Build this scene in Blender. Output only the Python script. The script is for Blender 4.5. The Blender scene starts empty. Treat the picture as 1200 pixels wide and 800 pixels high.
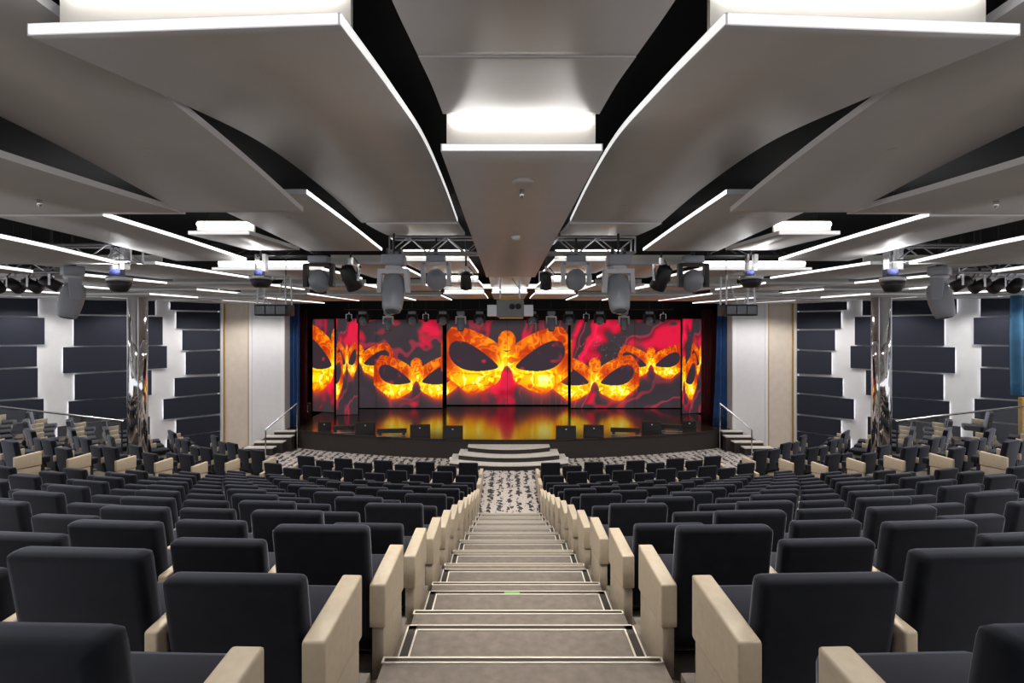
import bpy, bmesh, math, random
import numpy as np
from mathutils import Vector, Matrix

random.seed(4)
sc = bpy.context.scene
COL = sc.collection

# ------------------------------------------------------------------ camera, world, exposure
EYE = 4.914            # eye height above the flat floor in front of the stage
F = 580.0              # focal length in pixels of the 1200 x 800 frame
CX = -0.105            # camera stands a little left of the hall's centre line
cam_d = bpy.data.cameras.new('camera'); cam = bpy.data.objects.new('camera', cam_d); COL.objects.link(cam)
cam.location = (CX, 0, EYE); cam.rotation_euler = (math.pi/2, 0, 0)
cam_d.sensor_width = 36; cam_d.lens = F/1200*36
cam_d.shift_x = 7/1200; cam_d.shift_y = -12/1200
cam_d.clip_start = 0.05; cam_d.clip_end = 200
sc.camera = cam
w = bpy.data.worlds.new('world'); sc.world = w; w.use_nodes = True
w.node_tree.nodes['Background'].inputs[0].default_value = (0.95, 0.97, 1.0, 1)
w.node_tree.nodes['Background'].inputs[1].default_value = 1.05
sc.view_settings.view_transform = 'Standard'; sc.view_settings.look = 'None'
sc.view_settings.exposure = 0.0; sc.view_settings.gamma = 1.0; sc.view_settings.use_curve_mapping = False
sc.cycles.use_denoising = True
sc.cycles.max_bounces = 8; sc.cycles.sample_clamp_indirect = 6.0
HOUSE = 200.0          # watts of each added house downlight

def P(px, py, Y):      # a point seen at (px, py) standing at depth Y
    return (CX + (px-593)*Y/F, Y, EYE - (py-388)*Y/F)
ORD = ['zeroth','first','second','third','fourth','fifth','sixth','seventh','eighth','ninth','tenth','eleventh','twelfth',
       'thirteenth','fourteenth','fifteenth','sixteenth','seventeenth','eighteenth','nineteenth','twentieth']

# ------------------------------------------------------------------ materials
MATS = {}
def mat(name, col, rough=0.6, metal=0.0, emit=None, estr=0.0, noise=None, sheen=0.0, bump=0.0, spec=0.5, trans=0.0, alpha=1.0):
    m = bpy.data.materials.new(name); m.use_nodes = True
    nt = m.node_tree; b = nt.nodes['Principled BSDF']
    b.inputs['Base Color'].default_value = (*col, 1)
    b.inputs['Roughness'].default_value = rough; b.inputs['Metallic'].default_value = metal
    b.inputs['Specular IOR Level'].default_value = spec
    if sheen:
        b.inputs['Sheen Weight'].default_value = sheen; b.inputs['Sheen Roughness'].default_value = 0.4
        b.inputs['Sheen Tint'].default_value = (0.75, 0.8, 1.0, 1)
    if trans: b.inputs['Transmission Weight'].default_value = trans
    if alpha < 1: b.inputs['Alpha'].default_value = alpha
    if emit:
        b.inputs['Emission Color'].default_value = (*emit, 1); b.inputs['Emission Strength'].default_value = estr
    if noise or bump:
        sc_, amt = noise if noise else (40, 0.0)
        tc = nt.nodes.new('ShaderNodeTexCoord'); n = nt.nodes.new('ShaderNodeTexNoise')
        n.inputs['Scale'].default_value = sc_; n.inputs['Detail'].default_value = 6
        nt.links.new(tc.outputs['Object'], n.inputs['Vector'])
        if amt:
            r = nt.nodes.new('ShaderNodeValToRGB')
            r.color_ramp.elements[0].position = 0.3; r.color_ramp.elements[1].position = 0.7
            r.color_ramp.elements[0].color = (*[c*(1-amt) for c in col], 1)
            r.color_ramp.elements[1].color = (*[min(1, c*(1+amt)) for c in col], 1)
            nt.links.new(n.outputs['Fac'], r.inputs['Fac']); nt.links.new(r.outputs['Color'], b.inputs['Base Color'])
        if bump:
            bp = nt.nodes.new('ShaderNodeBump'); bp.inputs['Strength'].default_value = bump; bp.inputs['Distance'].default_value = 0.01
            nt.links.new(n.outputs['Fac'], bp.inputs['Height']); nt.links.new(bp.outputs['Normal'], b.inputs['Normal'])
    MATS[name] = m
    return m

mat('velvet', (0.0075, 0.0085, 0.013), 0.85, noise=(9, 0.3), sheen=0.42, spec=0.15)
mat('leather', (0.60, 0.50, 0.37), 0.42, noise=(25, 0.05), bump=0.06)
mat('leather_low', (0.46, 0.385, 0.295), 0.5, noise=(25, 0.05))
mat('seat_frame', (0.02, 0.02, 0.022), 0.5)
mat('ceil_grey', (0.46, 0.445, 0.44), 0.42, noise=(3, 0.03), bump=0.02)
mat('edge_white', (0.85, 0.84, 0.86), 0.4)
mat('riser_cream', (0.80, 0.77, 0.70), 0.5)
mat('tube', (1, 1, 1), 0.4, emit=(1.0, 0.98, 0.96), estr=8.0)
mat('led_line', (1, 1, 1), 0.4, emit=(1.0, 0.99, 0.98), estr=1.8)
mat('soft_glow', (1, 1, 1), 0.4, emit=(1.0, 0.99, 0.98), estr=0.75)  # faint emission for side edges and the added front strips
mat('led_wall', (1, 1, 1), 0.4, emit=(0.97, 0.97, 1.0), estr=5.0)
mat('black', (0.006, 0.006, 0.007), 0.7)
mat('plenum', (0.01, 0.01, 0.012), 0.9)
mat('tread', (0.20, 0.17, 0.145), 0.9, noise=(14, 0.16), bump=0.15)
mat('line_white', (0.85, 0.78, 0.66), 0.5)
mat('band_black', (0.04, 0.032, 0.028), 0.6)
mat('platform', (0.18, 0.153, 0.13), 0.9, noise=(14, 0.2))
mat('wall_white', (0.80, 0.79, 0.81), 0.6, noise=(5, 0.02))
mat('wall_cream', (0.72, 0.62, 0.53), 0.6, noise=(4, 0.05))
mat('panel_navy', (0.013, 0.016, 0.032), 0.75, noise=(120, 0.15))
mat('mirror', (0.9, 0.88, 0.88), 0.06, metal=1.0, bump=0.0)
mat('chrome', (0.75, 0.75, 0.78), 0.2, metal=1.0)
mat('alu', (0.62, 0.62, 0.65), 0.35, metal=0.9)
mat('dark_metal', (0.035, 0.035, 0.038), 0.45, metal=0.3)
mat('head_grey', (0.34, 0.36, 0.41), 0.35)
mat('yoke_grey', (0.70, 0.70, 0.74), 0.4)
mat('lens', (0.12, 0.13, 0.15), 0.08)
mat('stage_floor', (0.035, 0.024, 0.018), 0.16, noise=(20, 0.2), spec=0.5)
MATS['stage_floor'].node_tree.nodes['Principled BSDF'].inputs['IOR'].default_value = 2.1
mat('stage_front', (0.030, 0.024, 0.022), 0.7, noise=(8, 0.1))
mat('curtain_blue', (0.015, 0.075, 0.24), 0.8, noise=(3, 0.2), sheen=0.3)
mat('curtain_teal', (0.02, 0.10, 0.20), 0.8, noise=(3, 0.2), sheen=0.3)
mat('curtain_red', (0.10, 0.008, 0.012), 0.8, noise=(3, 0.2))
mat('ochre', (0.45, 0.28, 0.06), 0.5, noise=(6, 0.2))
mat('speaker_black', (0.02, 0.02, 0.022), 0.6, noise=(60, 0.3))
mat('step_top', (0.66, 0.62, 0.58), 0.8, noise=(30, 0.12))
mat('projector_grey', (0.30, 0.30, 0.31), 0.4)
mat('brass', (0.55, 0.36, 0.10), 0.4, metal=0.6)
mat('blue_gel', (0.012, 0.015, 0.06), 0.3)
mat('white_plastic', (0.8, 0.8, 0.8), 0.4)
mat('exit_green', (0.18, 0.5, 0.14), 0.5)
g = mat('glass', (0.75, 0.78, 0.8), 0.03, trans=0.0, alpha=0.05)

def carpet():
    m = bpy.data.materials.new('carpet'); m.use_nodes = True; nt = m.node_tree; b = nt.nodes['Principled BSDF']
    b.inputs['Roughness'].default_value = 0.95
    tc = nt.nodes.new('ShaderNodeTexCoord')
    mp = nt.nodes.new('ShaderNodeMapping'); mp.inputs['Scale'].default_value = (1, 0.55, 1)
    nt.links.new(tc.outputs['Object'], mp.inputs['Vector'])
    n = nt.nodes.new('ShaderNodeTexNoise'); n.inputs['Scale'].default_value = 7; n.inputs['Detail'].default_value = 1
    nt.links.new(mp.outputs['Vector'], n.inputs['Vector'])
    mix = nt.nodes.new('ShaderNodeVectorMath'); mix.operation = 'MULTIPLY_ADD'
    mix.inputs[1].default_value = (0.22, 0.22, 0)
    nt.links.new(n.outputs['Color'], mix.inputs[0]); nt.links.new(mp.outputs['Vector'], mix.inputs[2])
    v = nt.nodes.new('ShaderNodeTexVoronoi'); v.inputs['Scale'].default_value = 11
    nt.links.new(mix.outputs[0], v.inputs['Vector'])
    wv = nt.nodes.new('ShaderNodeTexWave'); wv.inputs['Scale'].default_value = 1.1; wv.inputs['Distortion'].default_value = 3.0
    wv.inputs['Detail'].default_value = 2; wv.inputs['Detail Scale'].default_value = 5
    nt.links.new(tc.outputs['Object'], wv.inputs['Vector'])
    add = nt.nodes.new('ShaderNodeMath'); add.operation = 'MULTIPLY_ADD'; add.inputs[1].default_value = 0.45
    nt.links.new(wv.outputs['Fac'], add.inputs[0]); nt.links.new(v.outputs['Distance'], add.inputs[2])
    r = nt.nodes.new('ShaderNodeValToRGB'); r.color_ramp.interpolation = 'CONSTANT'
    e = r.color_ramp.elements; e[0].color = (0.03, 0.028, 0.028, 1); e[1].position = 0.60; e[1].color = (0.30, 0.26, 0.24, 1)
    x = e.new(0.69); x.color = (0.50, 0.45, 0.425, 1)
    nt.links.new(add.outputs[0], r.inputs['Fac']); nt.links.new(r.outputs['Color'], b.inputs['Base Color'])
    MATS['carpet'] = m
carpet()

def hammered():    # mirror-clad column, slightly rippled
    m = MATS['mirror']; nt = m.node_tree; b = nt.nodes['Principled BSDF']
    tc = nt.nodes.new('ShaderNodeTexCoord'); mp = nt.nodes.new('ShaderNodeMapping'); mp.inputs['Scale'].default_value = (3, 3, 0.5)
    n = nt.nodes.new('ShaderNodeTexNoise'); n.inputs['Scale'].default_value = 2.5
    bp = nt.nodes.new('ShaderNodeBump'); bp.inputs['Strength'].default_value = 0.25; bp.inputs['Distance'].default_value = 0.05
    nt.links.new(tc.outputs['Object'], mp.inputs['Vector']); nt.links.new(mp.outputs['Vector'], n.inputs['Vector'])
    nt.links.new(n.outputs['Fac'], bp.inputs['Height']); nt.links.new(bp.outputs['Normal'], b.inputs['Normal'])
hammered()

def screen_mat():
    m = bpy.data.materials.new('led_screen'); m.use_nodes = True; nt = m.node_tree; b = nt.nodes['Principled BSDF']
    at = nt.nodes.new('ShaderNodeAttribute'); at.attribute_name = 'picture'
    b.inputs['Base Color'].default_value = (0.01, 0.01, 0.01, 1); b.inputs['Roughness'].default_value = 0.5
    nt.links.new(at.outputs['Color'], b.inputs['Emission Color']); b.inputs['Emission Strength'].default_value = 1.25
    MATS['led_screen'] = m
screen_mat()

# ------------------------------------------------------------------ mesh helpers
class MB:
    def __init__(s): s.v = []; s.f = []; s.m = []; s.mats = []
    def mi(s, name):
        if name not in s.mats: s.mats.append(name)
        return s.mats.index(name)
    def add(s, vs, fs, m, M=None):
        o = len(s.v); k = s.mi(m)
        for q in vs: s.v.append(tuple(M @ Vector(q)) if M is not None else tuple(q))
        for f in fs: s.f.append(tuple(o+i for i in f)); s.m.append(k)
        return s
    def box(s, x0, x1, y0, y1, z0, z1, m, M=None):
        vs = [(x,y,z) for z in (z0,z1) for y in (y0,y1) for x in (x0,x1)]
        return s.add(vs, [(0,2,3,1),(4,5,7,6),(0,1,5,4),(2,6,7,3),(0,4,6,2),(1,3,7,5)], m, M)
    def hexa(s, q, m):   # 8 corners: bottom 4 ccw, top 4 ccw
        return s.add(q, [(3,2,1,0),(4,5,6,7),(0,1,5,4),(1,2,6,5),(2,3,7,6),(3,0,4,7)], m)
    def tube(s, p, q, r, m, n=6, r2=None):
        p, q = Vector(p), Vector(q); d = (q-p)
        if d.length < 1e-6: return s
        d.normalize(); a = d.orthogonal().normalized(); b = d.cross(a); r2 = r if r2 is None else r2
        vs = [p+(a*math.cos(2*math.pi*i/n)+b*math.sin(2*math.pi*i/n))*r for i in range(n)] + \
             [q+(a*math.cos(2*math.pi*i/n)+b*math.sin(2*math.pi*i/n))*r2 for i in range(n)]
        fs = [(i,(i+1)%n,n+(i+1)%n,n+i) for i in range(n)] + [tuple(range(n-1,-1,-1)), tuple(range(n,2*n))]
        return s.add(vs, fs, m)
    def lathe(s, prof, m, n=16, M=None, sx=1.0, sy=1.0):   # prof: (r, z) about local z
        vs = []; fs = []
        for r, z in prof:
            for i in range(n):
                a = 2*math.pi*i/n; vs.append((r*math.cos(a)*sx, r*math.sin(a)*sy, z))
        k = len(prof)
        for j in range(k-1):
            for i in range(n):
                fs.append((j*n+i, j*n+(i+1)%n, (j+1)*n+(i+1)%n, (j+1)*n+i))
        fs.append(tuple(range(n-1,-1,-1))); fs.append(tuple((k-1)*n+i for i in range(n)))
        return s.add(vs, fs, m, M)
    def mesh(s, name, smooth=False):
        me = bpy.data.meshes.new(name); me.from_pydata(s.v, [], s.f)
        for k in s.mats: me.materials.append(MATS[k])
        me.polygons.foreach_set('material_index', s.m)
        if smooth: me.polygons.foreach_set('use_smooth', [True]*len(me.polygons))
        me.update()
        return me

def rbox(name, x0, x1, y0, y1, z0, z1, m, bev=0.02, seg=2, shear=None):
    bm = bmesh.new(); bmesh.ops.create_cube(bm, size=1)
    for v in bm.verts:
        v.co = Vector((x0 if v.co.x < 0 else x1, y0 if v.co.y < 0 else y1, z0 if v.co.z < 0 else z1))
    bmesh.ops.bevel(bm, geom=bm.edges[:], offset=bev, segments=seg, profile=0.6, affect='EDGES')
    if shear:
        for v in bm.verts: shear(v)
    bmesh.ops.recalc_face_normals(bm, faces=bm.faces)
    for f in bm.faces: f.smooth = True
    me = bpy.data.meshes.new(name); bm.to_mesh(me); bm.free(); me.materials.append(MATS[m])
    return me

def ob(name, me, parent=None, loc=None, rz=None, label=None, cat=None, group=None, kind=None):
    o = bpy.data.objects.new(name, me); COL.objects.link(o)
    if parent is not None: o.parent = parent
    if loc is not None: o.location = loc
    if rz is not None: o.rotation_euler = (0, 0, rz)
    if label: o['label'] = label
    if cat: o['category'] = cat
    if group: o['group'] = group
    if kind: o['kind'] = kind
    return o
U = 1/F
HA = 1149*U; ST = 162*U           # first nosing below the eye; drop per row

# ------------------------------------------------------------------ floor, rake, aisle
CY = 41.0                          # rows and stage front are arcs about (0, 41)
fl = MB()
fl.box(-22, 22, 12.9, 30, -0.3, 0.0, 'carpet')
floor = ob('floor', fl.mesh('floor'), kind='structure', label='speckled black and white carpet floor before the stage')
HALF = 0.838
def row_z(n): return max(0.0, EYE - (HA + (n+0.5)*ST))
# raked seating platforms, one curved terrace per row on each side of the aisle
for n in range(-4, 10):
    zt = row_z(n)
    for s in (-1, 1):
        mb = MB(); R0 = CY-(2.66+n); R1 = CY-(3.66+n); N = 24
        x0 = HALF; x1 = 13.5 if n < 6 else 12.6
        vs = []
        for i in range(N+1):
            x = x0 + (x1-x0)*i/N
            for R in (R0, R1):
                y = CY - math.sqrt(R*R-x*x)
                vs += [(s*x, y, zt-0.34 if zt > .34 else -0.02), (s*x, y, zt)]
        fs = []
        for i in range(N):
            a = 4*i; b = 4*(i+1)
            quad = [(a+1,a+3,b+3,b+1), (a,a+1,b+1,b), (a+2,b+2,b+3,a+3)]
            fs += quad if s > 0 else [tuple(reversed(q)) for q in quad]
        fs += [(0,2,3,1), (4*N,4*N+1,4*N+3,4*N+2)]
        mb.add(vs, fs, 'platform')
        ob('platform', mb.mesh('platform'), floor)
# aisle treads with their inlaid borders
for n in range(-4, 11):
    za = EYE-(HA+n*ST); y1 = 3.0+n; y0 = 2.58+n
    t = ob('aisle_step', MB().box(-HALF, HALF, y0-0.05, y1, za-0.30, za, 'tread').mesh('aisle_step'), floor)
    mb = MB(); e = 0.004
    mb.box(-HALF+.004, HALF-.004, y1-0.042, y1+0.004, za-0.05, za+e, 'band_black')
    mb.box(-HALF+.002, HALF-.002, y1-0.050, y1-0.039, za, za+e+.002, 'line_white')
    mb.box(-HALF+.002, HALF-.002, y1-0.007, y1+0.007, za-0.03, za+e+.002, 'line_white')
    for s in (-1, 1): mb.box(s*HALF-.012, s*HALF+.0005, y1-.050, y1+.007, za, za+e+.002, 'line_white')
    ob('nosing_strip', mb.mesh('nosing_strip'), t)
    if n < 10:
        zb = za-ST/2
        t = ob('aisle_step', MB().box(-HALF, HALF, y1-0.05, y1+0.58, zb-0.30, zb, 'tread').mesh('aisle_step'), floor)
        mb = MB(); yf = y1+0.57
        def band(x0, x1, a, b, inner):
            mb.box(x0, x1, a, b, zb-.002, zb+e, 'band_black')
        band(-.80, .80, yf-.054, yf-.010, 0)
        mb.box(-.812, .812, yf-.011, yf, zb, zb+e+.002, 'line_white'); mb.box(-.73, .73, yf-.064, yf-.052, zb, zb+e+.002, 'line_white')
        for s in (-1, 1):
            a, b = sorted((s*.80, s*.745)); band(a, b, y1+.01, yf-.012, 0)
            a, b = sorted((s*.812, s*.800)); mb.box(a, b, y1+.01, yf, zb, zb+e+.002, 'line_white')
            a, b = sorted((s*.745, s*.733)); mb.box(a, b, y1+.01, yf-.052, zb, zb+e+.002, 'line_white')
        ob('border_inlay', mb.mesh('border_inlay'), t)
        if n == 1:
            ob('exit_light', MB().box(-.12, .02, yf-.05, yf-.022, zb+e, zb+.007, 'exit_green').mesh('exit_light'), t)

# ------------------------------------------------------------------ ceiling: wavy panels in strips
deck = ob('ceiling', MB().box(-22, 22, -3.5, 21.5, EYE+2.05, EYE+2.15, 'plenum').mesh('ceiling'), kind='structure',
          label='dark ceiling void above the hanging grey panels')
PANELS = []
def prof(pts, k=14):
    out = []
    ys = [p[0] for p in pts]; hs = [p[1] for p in pts]
    # smooth cubic (monotone-ish) through the points
    d = [0.0]*len(pts)
    for i in range(len(pts)):
        a = max(i-1, 0); b = min(i+1, len(pts)-1); d[i] = (hs[b]-hs[a])/(ys[b]-ys[a])
    for i in range(len(pts)-1):
        L = ys[i+1]-ys[i]; kk = k if len(pts) > 2 else 5
        for j in range(kk):
            t = j/kk
            h = (2*t**3-3*t*t+1)*hs[i] + (t**3-2*t*t+t)*L*d[i] + (-2*t**3+3*t*t)*hs[i+1] + (t**3-t*t)*L*d[i+1]
            out.append((ys[i]+t*L, h))
    out.append((ys[-1], hs[-1]))
    return out
def panel(x0, x1, pts, skew=0.0, led=0, cove=False, thick=0.05, name='ceiling_panel', riser=0.30, tube=True, ledm='led_line', tr=.018):
    """one hanging panel from x0 to x1; pts = (depth, height of the underside above the eye); led = side with a lit edge"""
    pr = prof(pts); mb = MB(); n = len(pr)
    outer = x1 if abs(x1) > abs(x0) else x0
    def Y(x, y): return y + skew*abs((x-(x0+x1-outer)))/(x1-x0)
    vs = []
    for y, h in pr:
        z = EYE+h
        vs += [(x0,Y(x0,y),z), (x1,Y(x1,y),z), (x1,Y(x1,y),z+thick), (x0,Y(x0,y),z+thick)]
    low = []; side = []; top = []
    for i in range(n-1):
        a = 4*i; b = a+4
        low.append((a,b,b+1,a+1)); top.append((a+3,a+2,b+2,b+3)); side += [(a,a+3,b+3,b), (a+1,b+1,b+2,a+2)]
    ends = [(0,1,2,3), (4*n-4,4*n-1,4*n-2,4*n-3)]
    mb.add(vs, low, 'ceil_grey')
    for fs in (side+ends+top,):
        k = mb.mi('edge_white')
        for f in fs: mb.f.append(f); mb.m.append(k)
    me = mb.mesh('ceiling_panel')
    for p in me.polygons[:n-1]: p.use_smooth = True
    o = ob(name, me, deck)
    PANELS.append((x0, x1, pr))
    if led:
        xl = x0 if led < 0 else x1; q = MB(); vs = []; fs = []
        a, b = sorted((xl, xl+led*0.006))
        for y, h in pr:
            z = EYE+h
            vs += [(a,Y(xl,y),z+.006), (b,Y(xl,y),z+.006), (b,Y(xl,y),z+thick-.006), (a,Y(xl,y),z+thick-.006)]
        for i in range(n-1):
            c = 4*i; d = c+4
            fs += [(c,d,d+1,c+1), (c+3,c+2,d+2,d+3), (c,c+3,d+3,d), (c+1,d+1,d+2,c+2)]
        q.add(vs, fs, ledm); ob('led_edge', q.mesh('led_edge'), o)
    if cove:
        y0 = pr[0][0]; z = EYE+pr[0][1]+thick
        q = MB().box(x0+.02, x1-.02, y0+.16+skew*.5, y0+.19+skew*.5, z-.01, z+riser, 'riser_cream'); ob('cove_riser', q.mesh('cove_riser'), o)
        if tube:
            e_ = skew
            lip = MB().add([(x0+.01,Y(x0,y0)-.006,z-thick+.006),(x1-.01,Y(x1,y0)-.006,z-thick+.006),(x1-.01,Y(x1,y0)-.006,z-.006),(x0+.01,Y(x0,y0)-.006,z-.006),
                            (x0+.01,Y(x0,y0)+.002,z-thick+.006),(x1-.01,Y(x1,y0)+.002,z-thick+.006),(x1-.01,Y(x1,y0)+.002,z-.006),(x0+.01,Y(x0,y0)+.002,z-.006)],
                           [(0,1,2,3),(7,6,5,4),(0,4,5,1),(3,2,6,7),(0,3,7,4),(1,5,6,2)], 'soft_glow')
            ob('front_glow', lip.mesh('front_glow'), o)  # glowing strip added to make the white front edge look brighter
            q = MB(); q.tube((x0+.05, y0+.125+skew*.5, z+riser-.05), (x1-.05, y0+.125+skew*.5, z+riser-.05), tr, 'tube', 8)
            ob('light_tube', q.mesh('light_tube'), o)
    return o
# centre strip
panel(-.54, .54, [(-2.5,1.2),(-.5,1.17),(1.0,1.19),(1.8,1.25),(2.44,1.36)])
panel(-.54, .54, [(2.455,1.36),(2.9,1.44),(3.42,1.50)])
panel(-.54, .54, [(3.3,1.2),(7,1.2),(11.0,1.2)], cove=True, riser=.27)
panel(-.54, .54, [(11.4,1.42),(14.5,1.30)], cove=False)
panel(-.54, .54, [(14.7,1.12),(17.9,1.16)], cove=True, riser=.12)
for s in (-1, 1):
    def sp(a, b, pts, led=False, **k):
        x0, x1 = (a, b) if s > 0 else (-b, -a)
        return panel(x0, x1, pts, led=(-s if led else 0), **k)
    # strip 1
    sp(.755, 1.985 if s > 0 else 2.05, [(1.94,1.2),(2.8,1.35),(3.9,1.50),(5.2,1.52),(6.6,1.46)], cove=True, skew=.07, riser=.27, led=True, ledm='soft_glow')
    sp(.755, 1.985, [(-2.5,1.25),(.5,1.34),(2.0,1.46)])
    sp(.755, 1.985, [(6.65,1.44),(7.2,1.47),(7.85,1.52)])
    sp(.755, 1.985, [(8.75,1.24),(10.2,1.30),(11.6,1.36)], cove=True, led=True, riser=.18, tr=.03)
    sp(.755, 1.985, [(11.8,1.17),(13.2,1.23),(14.6,1.28)], cove=True, led=True, riser=.13)
    sp(.755, 1.985, [(14.8,1.11),(16.3,1.15),(17.9,1.17)], cove=True, led=True, riser=.11)
    # strip 2
    sp(2.10, 3.30, [(-2.5,1.2),(0.2,1.33),(1.6,1.41),(2.9,1.37),(3.8,1.30),(4.87,1.17)])
    sp(2.10, 3.30, [(4.95,1.37),(6.4,1.34),(7.95,1.29)], led=True)
    sp(2.10, 3.30, [(8.8,1.19),(10.4,1.25),(12.0,1.29)], cove=True, tube=False, led=True, riser=.14)
    sp(2.10, 3.30, [(12.2,1.13),(13.6,1.18),(15.0,1.22)], cove=True, tube=False, led=True, riser=.12)
    sp(2.10, 3.30, [(15.2,1.08),(18.2,1.13)], cove=True, tube=False, led=True, riser=.1)
    # strip 3, with a notch
    sp(3.42, 5.40, [(-2.5,1.22),(1.5,1.12),(3.3,1.14),(5.12,1.21)])
    sp(4.28, 5.40, [(5.13,1.19),(6.5,1.17),(7.95,1.13)], led=True)
    sp(3.42, 4.22, [(6.4,1.25),(7.2,1.28),(7.95,1.30)], cove=True, riser=.16, tr=.03)
    sp(3.42, 5.40, [(8.9,1.10),(10.4,1.16),(11.4,1.19)], cove=True, led=True, riser=.14)
    sp(3.42, 5.40, [(11.6,1.07),(14.2,1.16)], cove=True, tube=False, led=True, riser=.11)
    sp(3.42, 5.40, [(14.4,1.04),(18.2,1.12)], cove=True, tube=False, led=True, riser=.1)
    # strip 4
    sp(5.56, 7.50, [(-2.5,1.2),(2.0,1.02),(5.4,1.00),(6.95,.94)], led=True)
    sp(5.56, 7.50, [(7.7,1.04),(9.2,1.08),(10.6,1.12)], cove=True, tube=False, led=True, riser=.12)
    sp(5.56, 7.50, [(10.8,1.03),(13.4,1.11)], cove=True, tube=False, led=True, riser=.1)
    sp(5.56, 7.50, [(13.6,1.01),(18.4,1.12)], cove=True, tube=False, led=True, riser=.1)
    # strips 5 to 8
    sp(7.66, 9.75, [(-2.5,1.2),(3.0,.98),(6.2,.95),(7.9,.93)], led=True)
    sp(7.66, 9.75, [(8.7,.98),(11.9,1.08)], cove=True, tube=False, led=True, riser=.1)
    sp(7.66, 9.75, [(12.1,1.0),(15.3,1.09)], cove=True, tube=False, led=True, riser=.1)
    sp(7.66, 9.75, [(15.5,1.03),(20.6,1.15)], cove=True, tube=False, led=True, riser=.1)
    sp(9.90, 12.2, [(0,1.1),(7.0,.96),(9.8,1.02)], led=True)
    sp(9.90, 12.2, [(10.0,.97),(13.4,1.06)], cove=True, tube=False, led=True, riser=.1)
    sp(9.90, 12.2, [(13.6,1.0),(17.0,1.08)], cove=True, tube=False, led=True, riser=.1)
    sp(9.90, 12.2, [(17.1,1.06),(20.6,1.15)], led=True)
    sp(12.35, 14.8, [(4,1.1),(9.0,.98),(11.4,1.0)], led=True)
    sp(12.35, 14.8, [(11.6,.98),(14.8,1.05)], cove=True, tube=False, led=True, riser=.1)
    sp(12.35, 14.8, [(15.0,1.03),(18.2,1.12)], led=True)
    sp(14.95, 18.5, [(8,1.0),(12.8,1.04)], led=True)
    sp(14.95, 18.5, [(13.0,1.02),(16.4,1.08)], led=True)
def under(x, y):
    best = None
    for x0, x1, pr in PANELS:
        if x0 <= x <= x1 and pr[0][0] <= y <= pr[-1][0]:
            h = float(np.interp(y, [p[0] for p in pr], [p[1] for p in pr]))
            best = h if best is None else min(best, h)
    return best
# grid of spots added for house light; only a few really exist
for y in (0.6, 3.6, 5.9, 9.6, 12.8, 16.0):
    for x in (-14.0, -10.9, -8.4, -6.4, -4.8, -2.7, -1.3, 1.3, 2.7, 4.8, 6.4, 8.4, 10.9, 14.0):
        if (abs(x) > 9 and y < 9) or (abs(x) > 13 and y > 15) or (abs(x) < 2 and y in (0.6,)): continue
        h = under(x, y)
        if h is None: continue
        d = ob('fill_downlight', MB().lathe([(.03,.0),(.032,-.005),(.025,-.006)], 'ceil_grey', 12).mesh('fill_downlight'), deck, loc=(x, y, EYE+h))
        L = bpy.data.lights.new('fill_downlight_lamp', 'SPOT'); L.energy = HOUSE; L.spot_size = math.radians(128); L.spot_blend = 0.7
        L.shadow_soft_size = 0.04; L.color = (1.0, 0.95, 0.88)
        lo = bpy.data.objects.new('fill_downlight_lamp', L); COL.objects.link(lo); lo.parent = d; lo.location = (0, 0, -.012)
for x, y in [(sx*a, b) for sx in (-1, 1) for a, b in ((8.7, 19.2), (10.5, 19.3), (11.7, 18.9), (13.4, 17.6), (15.4, 15.6), (14.2, 14.2))]:  # extra spots added to brighten the piers and side walls
    h = under(x, y)
    d = ob('fill_downlight', MB().lathe([(.03,.0),(.032,-.005),(.025,-.006)], 'ceil_grey', 12).mesh('fill_downlight'), deck, loc=(x, y, EYE+h))
    L = bpy.data.lights.new('fill_downlight_lamp', 'SPOT'); L.energy = HOUSE*0.95; L.spot_size = math.radians(150); L.spot_blend = 0.5
    L.shadow_soft_size = 0.04; L.color = (1.0, 0.97, 0.93)
    lo = bpy.data.objects.new('fill_downlight_lamp', L); COL.objects.link(lo); lo.parent = d; lo.location = (0, 0, -.012)
# smoke detectors and sprinklers on the panels
def puck(x, y, r, hh, m, name, label, cat, grp=None):
    h = under(x, y)
    ob(name, MB().lathe([(r,0),(r,-hh*.6),(r*.7,-hh)], m, 16).mesh(name, True), None, loc=(x, y, EYE+h), label=label, cat=cat, group=grp)
puck(.02, 6.25, .055, .045, 'white_plastic', 'smoke_detector', 'white round smoke detector under the centre ceiling panel', 'detector')
puck(.03, 3.95, .09, .03, 'ceil_grey', 'speaker_grille', 'grey round ceiling disc near the front of the centre panel', 'ceiling disc')
puck(.03, 4.2, .02, .07, 'chrome', 'sprinkler', 'small chrome sprinkler under the centre ceiling panel', 'sprinkler')
puck(-4.3, 4.45, .02, .06, 'chrome', 'sprinkler', 'small sprinkler under the wide grey ceiling panel at far left', 'sprinkler')
puck(4.35, 4.5, .02, .06, 'chrome', 'sprinkler', 'small sprinkler under the wide grey ceiling panel at far right', 'sprinkler')

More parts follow.
